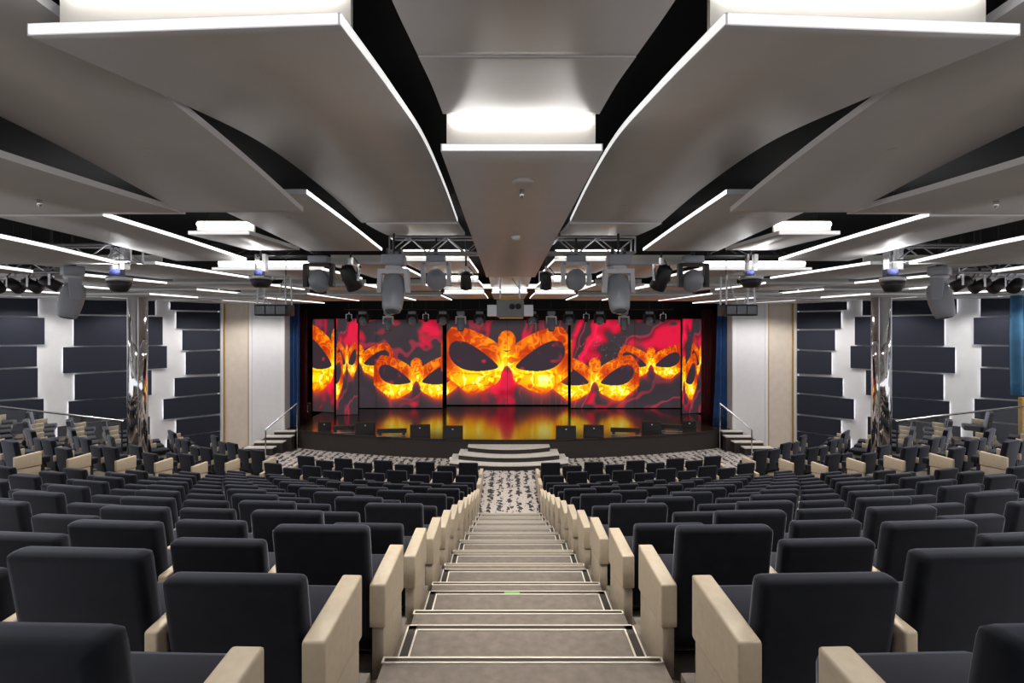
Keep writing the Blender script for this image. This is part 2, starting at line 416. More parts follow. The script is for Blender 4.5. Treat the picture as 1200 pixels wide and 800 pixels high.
# ------------------------------------------------------------------ walls
WA = Vector((12.2, 20.8)); WB = Vector((19.5, 12.77))      # plan of the angled side wall (right-hand side)
wd = (WB-WA).normalized(); wn = Vector((-wd.y, wd.x))      # normal pointing into the hall
if wn.dot(Vector((0, 10))-WA) < 0: wn = -wn
def mirrored_px(px): return 1186-px
A_ROWS = [(346,371,44),(371.5,404,52),(405,431,43),(432,467,44),(468,495,51),(496,522,41)]
B_ROWS = [(347,369,71.5,181),(370,405,86,190),(405.5,434.5,73.5,195),(435.5,466,87,177),(466.5,492.5,80,168),(493,520,67,175)]
C_ROWS = [(354,364,199),(365,385.5,206),(386.5,410,213),(411,438.5,217),(441,462.5,204),(464,488,191),(488.5,508,206),(509,528,195)]
TILT = [0, .6, -.8, 1.0, -1.2, .5, -.6, .4]
def wall_hit(px):      # left-hand side photograph column -> distance along the wall and depth
    k = (593-px)/F     # = (x_hall_left + CX...) / Y
    # left wall: X = -(WA.x + t*wd.x), Y = WA.y + t*wd.y ; px: (X-CX)/Y = -k
    t = (k*WA.y - WA.x - CX*1.0) / (wd.x - k*wd.y)
    return t, WA.y + t*wd.y
for s, nm in ((-1, 'wall_left'), (1, 'wall_right')):
    mb = MB()
    a, b = WA, WB
    q = [(s*a.x, a.y, -.1), (s*b.x, b.y, -.1), (s*(b.x-wn.x*.2), b.y-wn.y*.2, -.1), (s*(a.x-wn.x*.2), a.y-wn.y*.2, -.1)]
    q += [(x, y, EYE+1.9) for x, y, z in q]
    if s > 0: q = [q[i] for i in (3,2,1,0,7,6,5,4)]
    mb.hexa(q, 'wall_white')
    wall = ob(nm, mb.mesh(nm), kind='structure', label='white angled side wall clad with dark navy acoustic panels')
    def slab(t0, t1, zz, off0, off1, m, name, parent):
        """zz = (z low at t0, low at t1, high at t1, high at t0)"""
        def pt(t, o, z):
            p = WA + wd*t + wn*o; return (s*p.x, p.y, z)
        q = [pt(t0,off0,zz[0]), pt(t1,off0,zz[1]), pt(t1,off1,zz[1]), pt(t0,off1,zz[0]),
             pt(t0,off0,zz[3]), pt(t1,off0,zz[2]), pt(t1,off1,zz[2]), pt(t0,off1,zz[3])]
        if s > 0: q = [q[i] for i in (3,2,1,0,7,6,5,4)]
        me = MB().hexa(q, m).mesh(name)
        return ob(name, me, parent)
    for gname, rows in (('A', [(y0,y1,-90,e) for y0,y1,e in A_ROWS]), ('B', B_ROWS), ('C', [(y0,y1,e,257) for y0,y1,e in C_ROWS])):
        for i, (y0, y1, pl, pr_) in enumerate(rows):
            tl, Yl = wall_hit(pl); tr, Yr = wall_hit(pr_); tm, Ym = wall_hit((max(pl, -10)+pr_)/2)
            zl = EYE-(y1-388)*Ym/F; zh = EYE-(y0-388)*Ym/F
            if i == len(rows)-1: zl -= .25
            g_ = .015; w_ = TILT[i]*.012
            w2 = TILT[(i+1) % len(TILT)]*.012
            p = slab(tr, tl, (zl+g_+w2, zl+g_-w2, zh-g_-w_, zh-g_+w_), .05, .09, 'panel_navy', 'acoustic_panel', wall)
            for tt, sg in ((tl, -1), (tr, 1)):
                if (gname == 'C' and sg == 1) or (gname == 'A' and sg == -1): continue
                slab(tt+sg*.03, tt+sg*.045, (zl+.05, zl+.05, zh-.05, zh-.05), .012, .045, 'led_wall', 'led_strip', p)
    # white and cream piers beside the stage
    mb = MB()
    x = lambda v: s*v
    def vb(x0, x1, y0, y1, z0, z1, m, name, parent):
        a, b = sorted((s*x0, s*x1)); return ob(name, MB().box(a, b, y0, y1, z0, z1, m).mesh(name), parent)
    pier = vb(9.45, 12.25, 20.98, 21.4, -.1, EYE+1.9, 'wall_white', 'wall_front_left' if s < 0 else 'wall_front_right', None)
    pier['kind'] = 'structure'; pier['label'] = 'pale panelled pier beside the stage on the %s' % ('left' if s < 0 else 'right')
    vb(10.98, 12.0, 20.93, 20.99, .0, EYE+1.4, 'wall_cream', 'wall_panel', pier)
    vb(9.60, 10.86, 20.93, 20.99, .0, EYE+1.4, 'wall_white', 'wall_panel', pier)
    vb(10.85, 10.98, 20.90, 20.99, .0, EYE+1.4, 'edge_white', 'pilaster_strip', pier)
    vb(12.0, 12.2, 20.84, 20.99, .0, EYE+1.4, 'edge_white', 'pilaster_strip', pier)
    vb(10.965, 10.995, 20.89, 20.99, .0, EYE+1.4, 'brass', 'metal_strip', pier)
    vb(11.99, 12.02, 20.83, 20.99, .0, EYE+1.4, 'brass', 'metal_strip', pier)
    vb(9.45, 9.60, 20.88, 20.99, .0, EYE+1.4, 'edge_white', 'pilaster_strip', pier)
    # mirror clad column
    sd = 'left' if s < 0 else 'right'
    px = 157.5; cxx, cyy = s*11.42, 15.2
    r = ob('column', None, loc=(cxx, cyy, 0), label='mirror clad round column in front of the %s acoustic wall' % sd, cat='column')
    ob('shaft', MB().lathe([(.25,0),(.25,EYE+1.15)], 'mirror', 28).mesh('shaft', True), r)
    for k in range(4):
        a = math.pi/2*k+.7
        ob('joint_strip', MB().lathe([(.018,0),(.018,EYE+1.15)], 'chrome', 8, Matrix.Translation((.247*math.cos(a), .247*math.sin(a), 0))).mesh('joint_strip'), r)

# stage box behind the proscenium
mb = MB()
mb.box(-14, 14, 29.6, 29.8, -.1, EYE+2, 'black')
ob('wall_back', mb.mesh('wall_back'), kind='structure', label='black back wall of the stage')
for s, nm in ((-1, 'wall_stage_left'), (1, 'wall_stage_right')):
    a, b = sorted((s*10.6, s*10.8)); ob(nm, MB().box(a, b, 21.4, 29.7, -.1, EYE+2, 'black').mesh(nm), kind='structure', label='black side wall of the stage wings')
head = ob('trim_1', MB().box(-10.7, 10.7, 24.5, 24.7, EYE+.62, EYE+2, 'black').mesh('trim_1'), kind='structure', label='black masking border above the stage screens')
ob('trim_2', MB().box(-10.7, 10.7, 18.6, 29.7, EYE+1.55, EYE+1.6, 'black').mesh('trim_2'), kind='structure', label='black ceiling over the stage')

# stage platform with convex front
SZ = .764; SR = 22.0
mb = MB(); N = 48; vs = []
xs = [-9.5+19.0*i/N for i in range(N+1)]
def sy(x): return CY - math.sqrt(SR*SR-x*x)
for x in xs: vs += [(x, sy(x), 0), (x, sy(x), SZ-.03)]
mb.add(vs, [(2*i,2*i+2,2*i+3,2*i+1) for i in range(N)], 'stage_front')
stage = ob('stage_platform', mb.mesh('stage_platform'), kind='structure', label='dark curved stage platform front')
mb = MB(); vs = []
for x in xs: vs += [(x, sy(x)-.03, SZ), (x, 29.6, SZ), (x, sy(x)-.03, SZ-.05)]
mb.add(vs, [(3*i,3*i+3,3*i+4,3*i+1) for i in range(N)], 'stage_floor')
k = mb.mi('stage_front')
for i in range(N): mb.f.append((3*i+2,3*i+5,3*i+3,3*i)); mb.m.append(k)
ob('stage_deck', mb.mesh('stage_deck'), stage)

# central steps up to the stage
st = ob('stage_steps', None, loc=(0, 17.4, 0), label='wide curved steps with pale treads up to the stage centre', cat='steps')
for k, (yf, hw, ht) in enumerate(((17.4, 2.15, .191), (17.8, 1.86, .382), (18.24, 1.55, .573))):
    nn = 20; vb_, vt = [], []
    front = [(-hw+2*hw*i/nn) for i in range(nn+1)]
    def arc(x, hw=hw, yf=yf): return yf + .42*(x/hw)**2
    top = [(x, arc(x)) for x in front]
    back = 19.3
    mb = MB(); vs = []
    for x, y in top: vs += [(x, y+.03, 0), (x, y+.03, ht-.035), (x, back, ht-.035), (x, back, 0)]
    fs = []
    for i in range(nn):
        a = 4*i; b = a+4; fs += [(a,b,b+1,a+1), (a+1,b+1,b+2,a+2)]
    fs += [(0,1,2,3), (4*nn+3,4*nn+2,4*nn+1,4*nn)]
    mb.add(vs, fs, 'stage_front'); r = ob('riser', mb.mesh('riser'), st, loc=(0, -17.4, 0))
    mb = MB(); vs = []
    for x, y in top: vs += [(x, y, ht-.035), (x, y, ht), (x, back, ht), (x, y+.1, ht-.035)]
    fs = []
    for i in range(nn):
        a = 4*i; b = a+4; fs += [(a,b,b+1,a+1), (a+1,b+1,b+2,a+2), (a+3,b+3,b,a)]
    fs += [(0,1,2), (4*nn+2,4*nn+1,4*nn)]
    mb.add(vs, fs, 'step_top'); ob('tread', mb.mesh('tread'), st, loc=(0, -17.4, 0))
for s in (-1, 1):
    sd = 'left' if s < 0 else 'right'
    ob('step_light', rbox('step_light', -.05, .05, -.05, .05, 0, .1, 'white_plastic', .012), None, loc=(s*2.13, 18.16, .191),
       label='small white step light on the %s end of the stage steps' % sd, cat='light')

# side stairs to the stage with handrail
for s in (-1, 1):
    sd = 'left' if s < 0 else 'right'
    r = ob('stage_stair', None, loc=(s*9.0, 19.9, 0), label='short stair with pale treads at the %s end of the stage' % sd, cat='stairs')
    for k, (xi, xo, yf) in enumerate(((8.9, 9.75, 20.55), (8.9, 10.0, 20.22), (9.1, 10.25, 19.89), (9.35, 10.45, 19.56), (9.66, 10.6, 19.23))):
        z1 = .153*(5-k); y1 = 20.82 if k == 0 else (20.55, 20.22, 19.89, 19.56)[k-1]+.02
        a, b = sorted((s*(xi-9.0), s*(xo-9.0)))
        q = ob('step', MB().box(a, b, yf-19.9+.03, 20.82-19.9-.002*k, 0, z1-.04, 'stage_front').mesh('step'), r)
        ob('tread', MB().box(a-.015, b+.015, yf-19.9, y1-19.9, z1-.04, z1, 'step_top').mesh('tread'), q)
    rail = ob('handrail', None, loc=(s*8.85, 20.72, 0), label='chrome handrail on the stair at the %s of the stage' % sd, cat='handrail')
    p0 = (0, 0, 1.9); p1 = (s*.75, -1.17, 1.02)
    ob('post', MB().tube((0, 0, 0), p0, .024, 'chrome', 8).mesh('post'), rail)
    ob('post', MB().tube((p1[0], p1[1], 0), p1, .024, 'chrome', 8).mesh('post'), rail)
    ob('rail', MB().tube(p0, p1, .03, 'chrome', 8).mesh('rail'), rail)

# curtains
def curtain(name, x0, x1, y, z0, z1, m, label, folds=4, amp=.06, flare=0.0):
    mb = MB(); N = folds*10; vs = []
    lv = 8
    for j in range(lv+1):
        t = j/lv; z = z0+(z1-z0)*t
        for i in range(N+1):
            u = i/N; x = x0+(x1-x0)*u + (flare*(1-t)**2*(u-.5))
            vs.append((x, y+amp*math.sin(u*folds*2*math.pi+.6*math.sin(3*t)), z))
    fs = [(j*(N+1)+i, j*(N+1)+i+1, (j+1)*(N+1)+i+1, (j+1)*(N+1)+i) for j in range(lv) for i in range(N)]
    mb.add(vs, fs, m)
    o = ob(name, mb.mesh(name, True), None, label=label, cat='curtain')
    md = o.modifiers.new('thick', 'SOLIDIFY'); md.thickness = .012
    return o
curtain('stage_curtain', -9.60, -9.10, 21.55, SZ, EYE+1.3, 'curtain_blue', 'blue curtain hanging at the left edge of the stage', 3)
curtain('stage_curtain', 9.10, 9.68, 21.55, SZ, EYE+1.3, 'curtain_blue', 'blue curtain hanging at the right edge of the stage', 3, flare=.4)
curtain('wing_curtain', -9.55, -9.10, 22.4, SZ, EYE+1.0, 'curtain_red', 'dark red wing curtain behind the left blue stage curtain', 4, .05)
curtain('wing_curtain', 8.75, 9.3, 22.4, SZ, EYE+1.0, 'curtain_red', 'dark red wing curtain behind the right blue stage curtain', 4, .05)
curtain('side_curtain', 13.72, 15.4, 13.55, EYE-(463-388)*13.55/F, EYE+.98, 'curtain_teal', 'teal blue curtain at the far right edge of the hall', 5)
o = ob('ochre_partition', rbox('ochre_partition', 13.98, 14.9, 13.5, 13.62, EYE-(520-388)*13.5/F, EYE-(466-388)*13.5/F, 'ochre', .015), None,
       label='ochre panel below the teal curtain at far right', cat='partition')

# ------------------------------------------------------------------ LED screens with the carnival mask picture
def vnoise(x, y, seed=0):
    xi = np.floor(x).astype(int); yi = np.floor(y).astype(int); fx = x-xi; fy = y-yi
    fx = fx*fx*(3-2*fx); fy = fy*fy*(3-2*fy)
    def h(a, b):
        n = (a*374761393 + b*668265263 + seed*974711) & 0x7fffffff
        n = ((n ^ (n >> 13))*1274126177) & 0x7fffffff
        return (n & 0xffff)/65535.0
    return (h(xi,yi)*(1-fx)+h(xi+1,yi)*fx)*(1-fy) + (h(xi,yi+1)*(1-fx)+h(xi+1,yi+1)*fx)*fy
def fbm(x, y, seed=0, o=4):
    r = 0; a = .5
    for k in range(o): r = r + a*vnoise(x*2**k, y*2**k, seed+k); a *= .5
    return r
def sstep(a, b, x):
    t = np.clip((x-a)/(b-a), 0, 1); return t*t*(3-2*t)
MASKS = [  # nose px, nose py, half width px
    (594, 430, 74), (488, 448, 48), (697, 449, 50), (421, 427, 38), (763, 429, 37)]
def picture(px, py, seed=0):
    """colour of the show picture at photograph-like picture coordinates (px right, py down)"""
    n1 = fbm(px/40, py/40, 3, 3); n2 = fbm(px/17+9, py/17, 7, 2)
    ang = (px*.35 + py*.9)/17 + 7.0*n1 + 1.6*n2 + sstep(600, 700, px)*.5*px/17
    fold = .5+.5*np.sin(ang*1.5)
    reg = sstep(.36, .50, fbm(px/30+3.1, py/22+1.7, 21, 3) + .16*sstep(655, 700, px)*sstep(445, 400, py) - .08*sstep(440, 470, py) - .05*sstep(560, 480, px))
    red = sstep(.42, .70, fold)*reg
    shade = .35+.65*sstep(.5, 1.0, fold)
    base = np.stack([.038+.0*px, .029+.0*px, .034+.0*px], -1)*(.75+.5*n2)[...,None]
    rc = np.stack([.62*np.ones_like(px), .010*np.ones_like(px), .045*np.ones_like(px)], -1)*shade[...,None]
    col = base*(1-red[...,None]) + rc*red[...,None]
    thin = sstep(.93, 1.0, .5+.5*np.sin(ang*2.3+2))*.22*sstep(.35, .6, n1+.1)
    col[...,0] += thin; col[...,2] += .08*thin
    sparkle = (fbm(px/1.3, py/1.3, 55, 2) > .62) & (np.abs(px-697) < 45) & (np.abs(py-412) < 18)
    col[sparkle] = col[sparkle]*.6 + np.array([.8,.25,.3])*.4
    for mx, my, hw in MASKS[::-1]:
        x = (px-mx)/hw; y = -(py-my)/hw; ax = np.abs(x)
        topc = .34 + .30*np.sin(np.clip((ax-.08)/.95, 0, 1)*math.pi*.62) - .10*np.exp(-(ax/.10)**2)
        botc = np.where(ax < .22, -.02-.26*np.sin(ax/.22*math.pi/2)**1.2, -.28-.14*np.sin(np.clip((ax-.22)/.55, 0, 1)*math.pi*.8)+.95*np.clip(ax-.62, 0, 1)**1.35)
        botc = np.where(ax < .1, .02-.15*(ax/.1)**2, botc)
        topc = topc - .25*sstep(.85, 1.08, ax)
        body = (y < topc) & (y > botc) & (ax < 1.04)
        # crest in the middle
        crest = ((x/.14)**2 + ((y-.42)/.16)**2) < 1
        # leaf shaped eyes, tilted
        ex = (ax-.53); ey = (y-.13) - .32*ex
        el = .39; et = .205*np.sqrt(np.clip(1-(ex/el)**2, 0, 1))*(1+.5*ex/el)
        eye = (np.abs(ex) < el) & (ey < et) & (ey > -et*.95)
        eyed = np.where(np.abs(ex) < el*1.12, np.maximum(ey-et, -et*.95-ey), .3)
        body = (body | crest) & ~eye
        hot = np.exp(-((x/.16)**2 + ((y-.02)/.34)**2)) + 1.15*np.exp(-(((ax-.55)/.46)**2 + ((y+.20)/.17)**2)) + .35*np.exp(-(((ax-.35)/.25)**2+((y-.42)/.10)**2))
        orn = .5+.5*np.sin(15*fbm(px/(hw*.10), py/(hw*.10), 31, 2) + 22*ax)
        orn2 = sstep(.35, .9, orn)
        hot = np.clip(hot*(.70+.42*orn2) + .16*orn2*sstep(.15, .3, y), 0, 1.25)
        fil = sstep(.86, 1.0, .5+.5*np.sin(34*fbm(px/(hw*.30)+5, py/(hw*.30), 61, 2) + 9*ax))
        hot = hot*(1-.55*fil*sstep(1.1, .5, hot))
        hot = np.where(y > .22, hot*.80+.22*fil, hot)
        rim = np.exp(-np.abs(eyed)/.035)*sstep(.25, -.2, y)
        hot = np.clip(hot+.6*rim, 0, 1.3)
        r = np.clip(.42+1.2*hot, 0, 1); g_ = np.clip(.03+.95*hot**1.6, 0, .95); b_ = np.clip(.004+.9*np.clip(hot-.82, 0, 1)**1.3, 0, .8)
        mc = np.stack([r, g_, b_], -1)
        col = np.where(body[...,None], mc, col)
        inside = eye[...,None]*np.ones(3)
        gl = sstep(.5, .8, fbm(px/9, py/9, 77, 2))
        ec = np.stack([.035+.5*gl, .022+.0*gl, .03+.02*gl], -1)
        col = np.where(inside > .5, ec, col)
        # ember glow round the mask
        d = np.where(body | eye, 0, np.clip(botc-y, 0, 1))
        glow = np.exp(-d/.06)*((y <= botc) & (ax < 1.0))
        col[...,0] += .45*glow; col[...,1] += .02*glow
    col = col*(.25+.75*sstep(372, 384, py))[...,None]
    return np.clip(col, 0, 1)
def screen(p0, p1, z0, z1, px0, px1, py0, py1, nx, ny, label, seam=None, remap=None):
    """upright LED wall from plan point p0 to p1"""
    r = ob('led_screen', None, loc=(p0[0], p0[1], z0), label=label, cat='screen', group='stage led screens')
    us = np.linspace(0, 1, nx+1); vs_ = np.linspace(0, 1, ny+1)
    Ug, Vg = np.meshgrid(us, vs_)
    X = (p1[0]-p0[0])*Ug; Y = (p1[1]-p0[1])*Ug; Z = (z1-z0)*Vg
    co = np.stack([X, Y, Z], -1).reshape(-1, 3)
    idx = np.arange((nx+1)*(ny+1)).reshape(ny+1, nx+1)
    quads = np.stack([idx[:-1,:-1], idx[:-1,1:], idx[1:,1:], idx[1:,:-1]], -1).reshape(-1, 4)
    me = bpy.data.meshes.new('display'); me.from_pydata(co.tolist(), [], quads.tolist())
    PX = px0+(px1-px0)*Ug; PY = py1+(py0-py1)*Vg
    if remap: PX = remap(Ug)
    c = picture(PX, PY)
    if seam is not None:
        for sm in seam: c[np.abs(PX-sm) < .35] *= .25
    c4 = np.concatenate([c.reshape(-1, 3), np.ones(((nx+1)*(ny+1), 1))], 1).astype(np.float32)
    at = me.color_attributes.new('picture', 'FLOAT_COLOR', 'POINT'); at.data.foreach_set('color', c4.ravel())
    me.materials.append(MATS['led_screen'])
    ob('display', me, r)
    d = Vector((p1[0]-p0[0], p1[1]-p0[1], 0)); nrm = Vector((-d.y, d.x, 0)).normalized()
    M = Matrix.Identity(4)
    q = []
    for z in (-.02, z1-z0+.02):
        for a, b in ((0,.012),(1,.012),(1,.14),(0,.14)):
            p = d*a + nrm*b + Vector((0,0,z)); q.append(tuple(p))
    ob('cabinet', MB().hexa(q, 'black').mesh('cabinet'), r)
    return r
def spx(px, Y): return CX+(px-593)*Y/F
Yc = 27.6; top = EYE+12*Yc/F+.05
screen((spx(523.5,Yc), Yc), (spx(665.5,Yc), Yc), SZ+.06, top, 523.5, 665.5, 375, 474, 300, 210, 'large centre led screen with a golden carnival mask on red', seam=(594.5,))
Ys = 26.6
screen((spx(421,Ys), Ys), (spx(518.5,Ys), Ys), SZ+.04, top, 421, 518.5, 376, 478, 210, 200, 'wide led screen left of the centre screen with smaller golden masks', seam=(441,))
screen((spx(669,Ys), Ys), (spx(798,Ys), Ys), SZ+.04, top, 669, 798, 376, 478, 260, 200, 'wide led screen right of the centre screen with red silk folds', seam=(744,))
def rm_l1(u): return 398+u*44
def rm_l2(u): return 444+u*40
screen((spx(366.5,25.6), 25.6), (spx(391.5,25.2), 25.2), SZ+.02, top, 366, 392, 378, 483, 70, 180, 'narrow led screen at the far left end of the stage', remap=lambda u: 545+u*44)
screen((spx(394,24.5), 24.5), (spx(419.5,24.6), 24.6), SZ+.02, top, 394, 420, 380, 486, 70, 180, 'narrow led panel standing before the left screens', remap=lambda u: 725+u*78)
screen((spx(799.5,24.8), 24.8), (spx(826,25.2), 25.2), SZ+.02, top, 800, 826, 378, 485, 70, 180, 'narrow led screen at the far right end of the stage', remap=lambda u: 690+u*90)

# ------------------------------------------------------------------ stage monitors, light bars and small items
def wedge(px, py, wpx, rz, label):
    Y = 612*0+ (EYE-SZ)*F/(py-388); x, y, z = P(px, py, Y); wd_ = wpx*Y/F; h = wd_*.62
    r = ob('stage_monitor', None, loc=(x, y, SZ), rz=rz, label=label, cat='speaker', group='wedge monitors along the stage front')
    d = .42
    q = [(-wd_/2,0,0),(wd_/2,0,0),(wd_/2,d,0),(-wd_/2,d,0),(-wd_/2,.02,h),(wd_/2,.02,h),(wd_/2,d*.55,h*1.0),(-wd_/2,d*.55,h)]
    ob('cabinet', MB().hexa(q, 'speaker_black').mesh('cabinet'), r)
    ob('grille', MB().box(-wd_/2+.03, wd_/2-.03, -.012, .0, .04, h-.04, 'dark_metal').mesh('grille'), r)
    ob('badge', MB().box(-.025, .025, -.018, -.011, h-.12, h-.08, 'white_plastic').mesh('badge'), r)
for px, py, wp, rz, lb in ((380, 503, 14, .25, 'black wedge monitor at the far left of the stage front'),
        (428, 509, 22, .18, 'black wedge monitor between the two left light bars'),
        (492, 512.5, 23, .08, 'black wedge monitor second left of the stage steps'),
        (530.5, 514, 23, .05, 'black wedge monitor nearest left of the stage steps'),
        (663.5, 514, 23, -.05, 'black wedge monitor nearest right of the stage steps'),
        (696, 513, 23, -.08, 'black wedge monitor second right of the stage steps'),
        (764, 508, 22, -.18, 'black wedge monitor between the two right light bars'),
        (808, 502.5, 15, -.25, 'black wedge monitor at the far right of the stage front')):
    wedge(px, py, wp, rz, lb)
def lbar(px, py, wpx, rz, label):
    Y = (EYE-SZ)*F/(py-388); x, y, z = P(px, py, Y); L = wpx*Y/F
    r = ob('light_bar', None, loc=(x, y, SZ), rz=rz, label=label, cat='light bar', group='low light bars along the stage front')
    ob('housing', MB().box(-L/2, L/2, 0, .12, .14, .30, 'dark_metal').mesh('housing'), r)
    ob('lens_strip', MB().box(-L/2+.04, L/2-.04, .12, .135, .17, .27, 'lens').mesh('lens_strip'), r)
    for sx in (-1, 1): ob('foot', MB().box(sx*L*.4-.05, sx*L*.4+.05, 0, .16, 0, .14, 'dark_metal').mesh('foot'), r)
    ob('rail', MB().box(-L/2, L/2, -.03, .0, .02, .05, 'alu').mesh('rail'), r)
lbar(403, 507.5, 24, .22, 'low black light bar by the far left stage monitor')
lbar(459, 511.5, 34, .12, 'low black light bar left of the stage steps between monitors')
lbar(733, 510.5, 34, -.12, 'low black light bar right of the stage steps between monitors')
lbar(787, 506, 24, -.22, 'low black light bar by the far right stage monitor')
def case(px, py, Y, w_, h_, label):
    x, y, z = P(px, py, Y)
    r = ob('loudspeaker', None, loc=(x, y, SZ), label=label, cat='speaker')
    ob('cabinet', rbox('cabinet', -w_/2, w_/2, 0, .4, 0, h_, 'speaker_black', .02), r)
    ob('grille', MB().box(-w_/2+.03, w_/2-.03, -.012, .01, .05, h_-.05, 'dark_metal').mesh('grille'), r)
    ob('handle', MB().tube((w_/2-.02,-.02,h_-.06), (w_/2-.02,-.02,h_*.45), .012, 'chrome').tube((w_/2-.14,-.02,h_-.06), (w_/2-.02,-.02,h_-.06), .012, 'chrome').mesh('handle'), r)
case(357, 485, 23.0, .34, .78, 'small black loudspeaker in the left stage wing')
case(829, 485, 23.0, .30, .70, 'small black loudspeaker in the right stage wing')

# ------------------------------------------------------------------ seats
VT = {}
def lean(v):                        # back slab reclines: top leans towards the rear
    v.co.y += .13*(.5-(v.co.z-.07)/.80)*1.0
BACK = {'tall': rbox('backrest', -.298, .298, .085, .195, .07, .905, 'velvet', .04, 3, lean),
        'low': rbox('backrest', -.298, .298, .085, .195, .07, .80, 'velvet', .04, 3, lean)}
CUSH = rbox('seat_cushion', -.285, .285, .18, .70, .31, .46, 'velvet', .035, 2)
BASE = MB().box(-.24, .24, .28, .60, .012, .31, 'seat_frame').box(-.27, .27, .24, .64, 0, .012, 'seat_frame').mesh('pedestal')
def slope(v): v.co.z += .045*(v.co.y/.46) if v.co.z > .45 else 0
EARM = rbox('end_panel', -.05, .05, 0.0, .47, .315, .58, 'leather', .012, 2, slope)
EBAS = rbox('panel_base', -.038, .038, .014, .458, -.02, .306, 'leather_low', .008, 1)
ARM = rbox('armrest', -.029, .029, .04, .46, .44, .58, 'leather', .012, 2, slope)
ARMB = MB().box(-.022, .022, .10, .42, .0, .44, 'seat_frame').mesh('arm_support')
seats = []           # (distance, dict)
PITCH = .672
def along(n, s, x_arc):   # point on row n, at arc length from the centre line
    R = CY-(3.0+n); th = s*x_arc/R
    return (R*math.sin(th), CY-R*math.cos(th), th)
SIDE_X = {12:8.1, 11:8.9, 10:9.4, 9:9.85, 8:10.2, 7:10.65, 6:11.0}
LIFT = {12:.05, 11:.20, 10:.33, 9:.40, 8:.42, 7:.42, 6:.42}
def inframe(x, y, z, m=60):
    if y < .6: return False
    px = 593+(x-CX)*F/y; return -m < px < 1200+m
for s in (-1, 1):
    for n in range(-2, 13):
        lim = SIDE_X.get(n, 11.6)-1.1
        k = 0; row = []
        while True:
            xa = HALF+.10+.012+.31+PITCH*k
            x, y, th = along(n, s, xa)
            if abs(x)+.33 > lim: break
            kind = 'low' if (n+k) % 2 else 'tall'
            if n == 12: kind = 'tall' if k % 2 == 0 else 'low'
            if not inframe(x, y, 0, (300 if n < -1 else 110) if n < 3 else 40): break
            row.append(dict(x=x, y=y, z=row_z(n), rz=th, kind=kind, s=s, n=n, k=k, blk='main', end=(k == 0), last=False)); k += 1
        if n in SIDE_X and row: row[-1]['last'] = True
        seats += row
    for n, xs0 in SIDE_X.items():
        R = CY-(3.0+n); th0 = math.asin(xs0/R)
        x, y = xs0, CY-R*math.cos(th0); z0 = row_z(n)+LIFT[n]
        for k in range(8 if n < 10 else (7 if n < 12 else 5)):
            ph = math.radians(24+4.2*k)
            cxm, cym = x+math.cos(ph)*(.36 if k == 0 else PITCH/2), y+math.sin(ph)*(.36 if k == 0 else PITCH/2)
            x, y = x+math.cos(ph)*(PITCH+(.05 if k == 0 else 0)), y+math.sin(ph)*(PITCH+(.05 if k == 0 else 0))
            p = Vector((cxm, cym)); dist = (p-WA).dot(wn)
            if dist < .75 or cym > 19.6: break
            if (p-Vector((11.42, 15.2))).length < .75 or (s > 0 and (p-Vector((14.4, 13.6))).length < 1.0): continue
            seats.append(dict(x=s*cxm, y=cym, z=z0+.045*k, rz=s*ph, kind='low' if (n+k) % 2 else 'tall', s=s, n=n, k=k, blk='side', end=(k == 0), last=False))
            if not inframe(s*cxm, cym, 0, 40): seats.pop()
# side block steps under the side rows, one small plinth run per row
for s in (-1, 1):
    for n in SIDE_X:
        row = [q for q in seats if q['blk'] == 'side' and q['s'] == s and q['n'] == n]
        if not row: continue
        mb = MB()
        for q in row:
            M = Matrix.Translation((q['x'], q['y'], q['z'])) @ Matrix.Rotation(q['rz'], 4, 'Z')
            mb.box(-.40, .40, -.12, .92, -q['z'], -.001, 'platform', M)
        ob('side_platform', mb.mesh('side_platform'), floor)
for q in seats: q['d'] = math.hypot(q['x']-CX, q['y'])
seats.sort(key=lambda q: q['d'])
NEAR, REST = seats[:300], seats[300:]
def parts(q):
    o = -q['s'] # inner side (towards the aisle) is at local x = -s
    L = [('backrest', BACK[q['kind']], (0,0,0)), ('seat_cushion', CUSH, (0,0,0)), ('pedestal', BASE, (0,0,0))]
    L += [('armrest', ARM, (-o*PITCH/2,0,0)), ('arm_support', ARMB, (-o*PITCH/2,0,0))]
    if q['end']:
        L += [('end_panel', EARM, (o*.372,0,0)), ('panel_base', EBAS, (o*.372,0,0))]
    if q['last']:
        L[3] = ('end_panel', EARM, (-o*.372,0,0)); L[4] = ('panel_base', EBAS, (-o*.372,0,0))
    return L
for q in NEAR:
    sd = 'left' if q['s'] < 0 else 'right'; rown = ORD[13-q['n']]
    if q['blk'] == 'main':
        lb = '%s navy velvet seat %s of centre aisle, %s row from stage, %s from aisle' % ('tall' if q['kind'] == 'tall' else 'low', sd, rown, ORD[q['k']+1])
        gr = 'velvet theatre seats %s of the centre aisle' % sd
    else:
        lb = '%s navy velvet seat in %s side block, %s row from stage, %s from end panel' % (q['kind'], sd, rown, ORD[q['k']+1])
        gr = 'velvet theatre seats in the %s side block' % sd
    r = ob('theatre_seat', None, loc=(q['x'], q['y'], q['z']), rz=q['rz'], label=lb, cat='seat', group=gr)
    par = None
    for nm, me, loc in parts(q):
        c = ob(nm, me, r, loc=loc)
        if nm == 'end_panel': c['label'] = 'tan leather end panel'; ep = c
        if nm == 'panel_base': c.parent = ep; c.location = (0,0,0)
mb = MB()
for q in REST:
    M = Matrix.Translation((q['x'], q['y'], q['z'])) @ Matrix.Rotation(q['rz'], 4, 'Z')
    for nm, me, loc in parts(q):
        if nm == 'pedestal': continue
        Mt = M @ Matrix.Translation(loc)
        mb.add([v.co for v in me.vertices], [tuple(p.vertices) for p in me.polygons], me.materials[0].name, Mt)
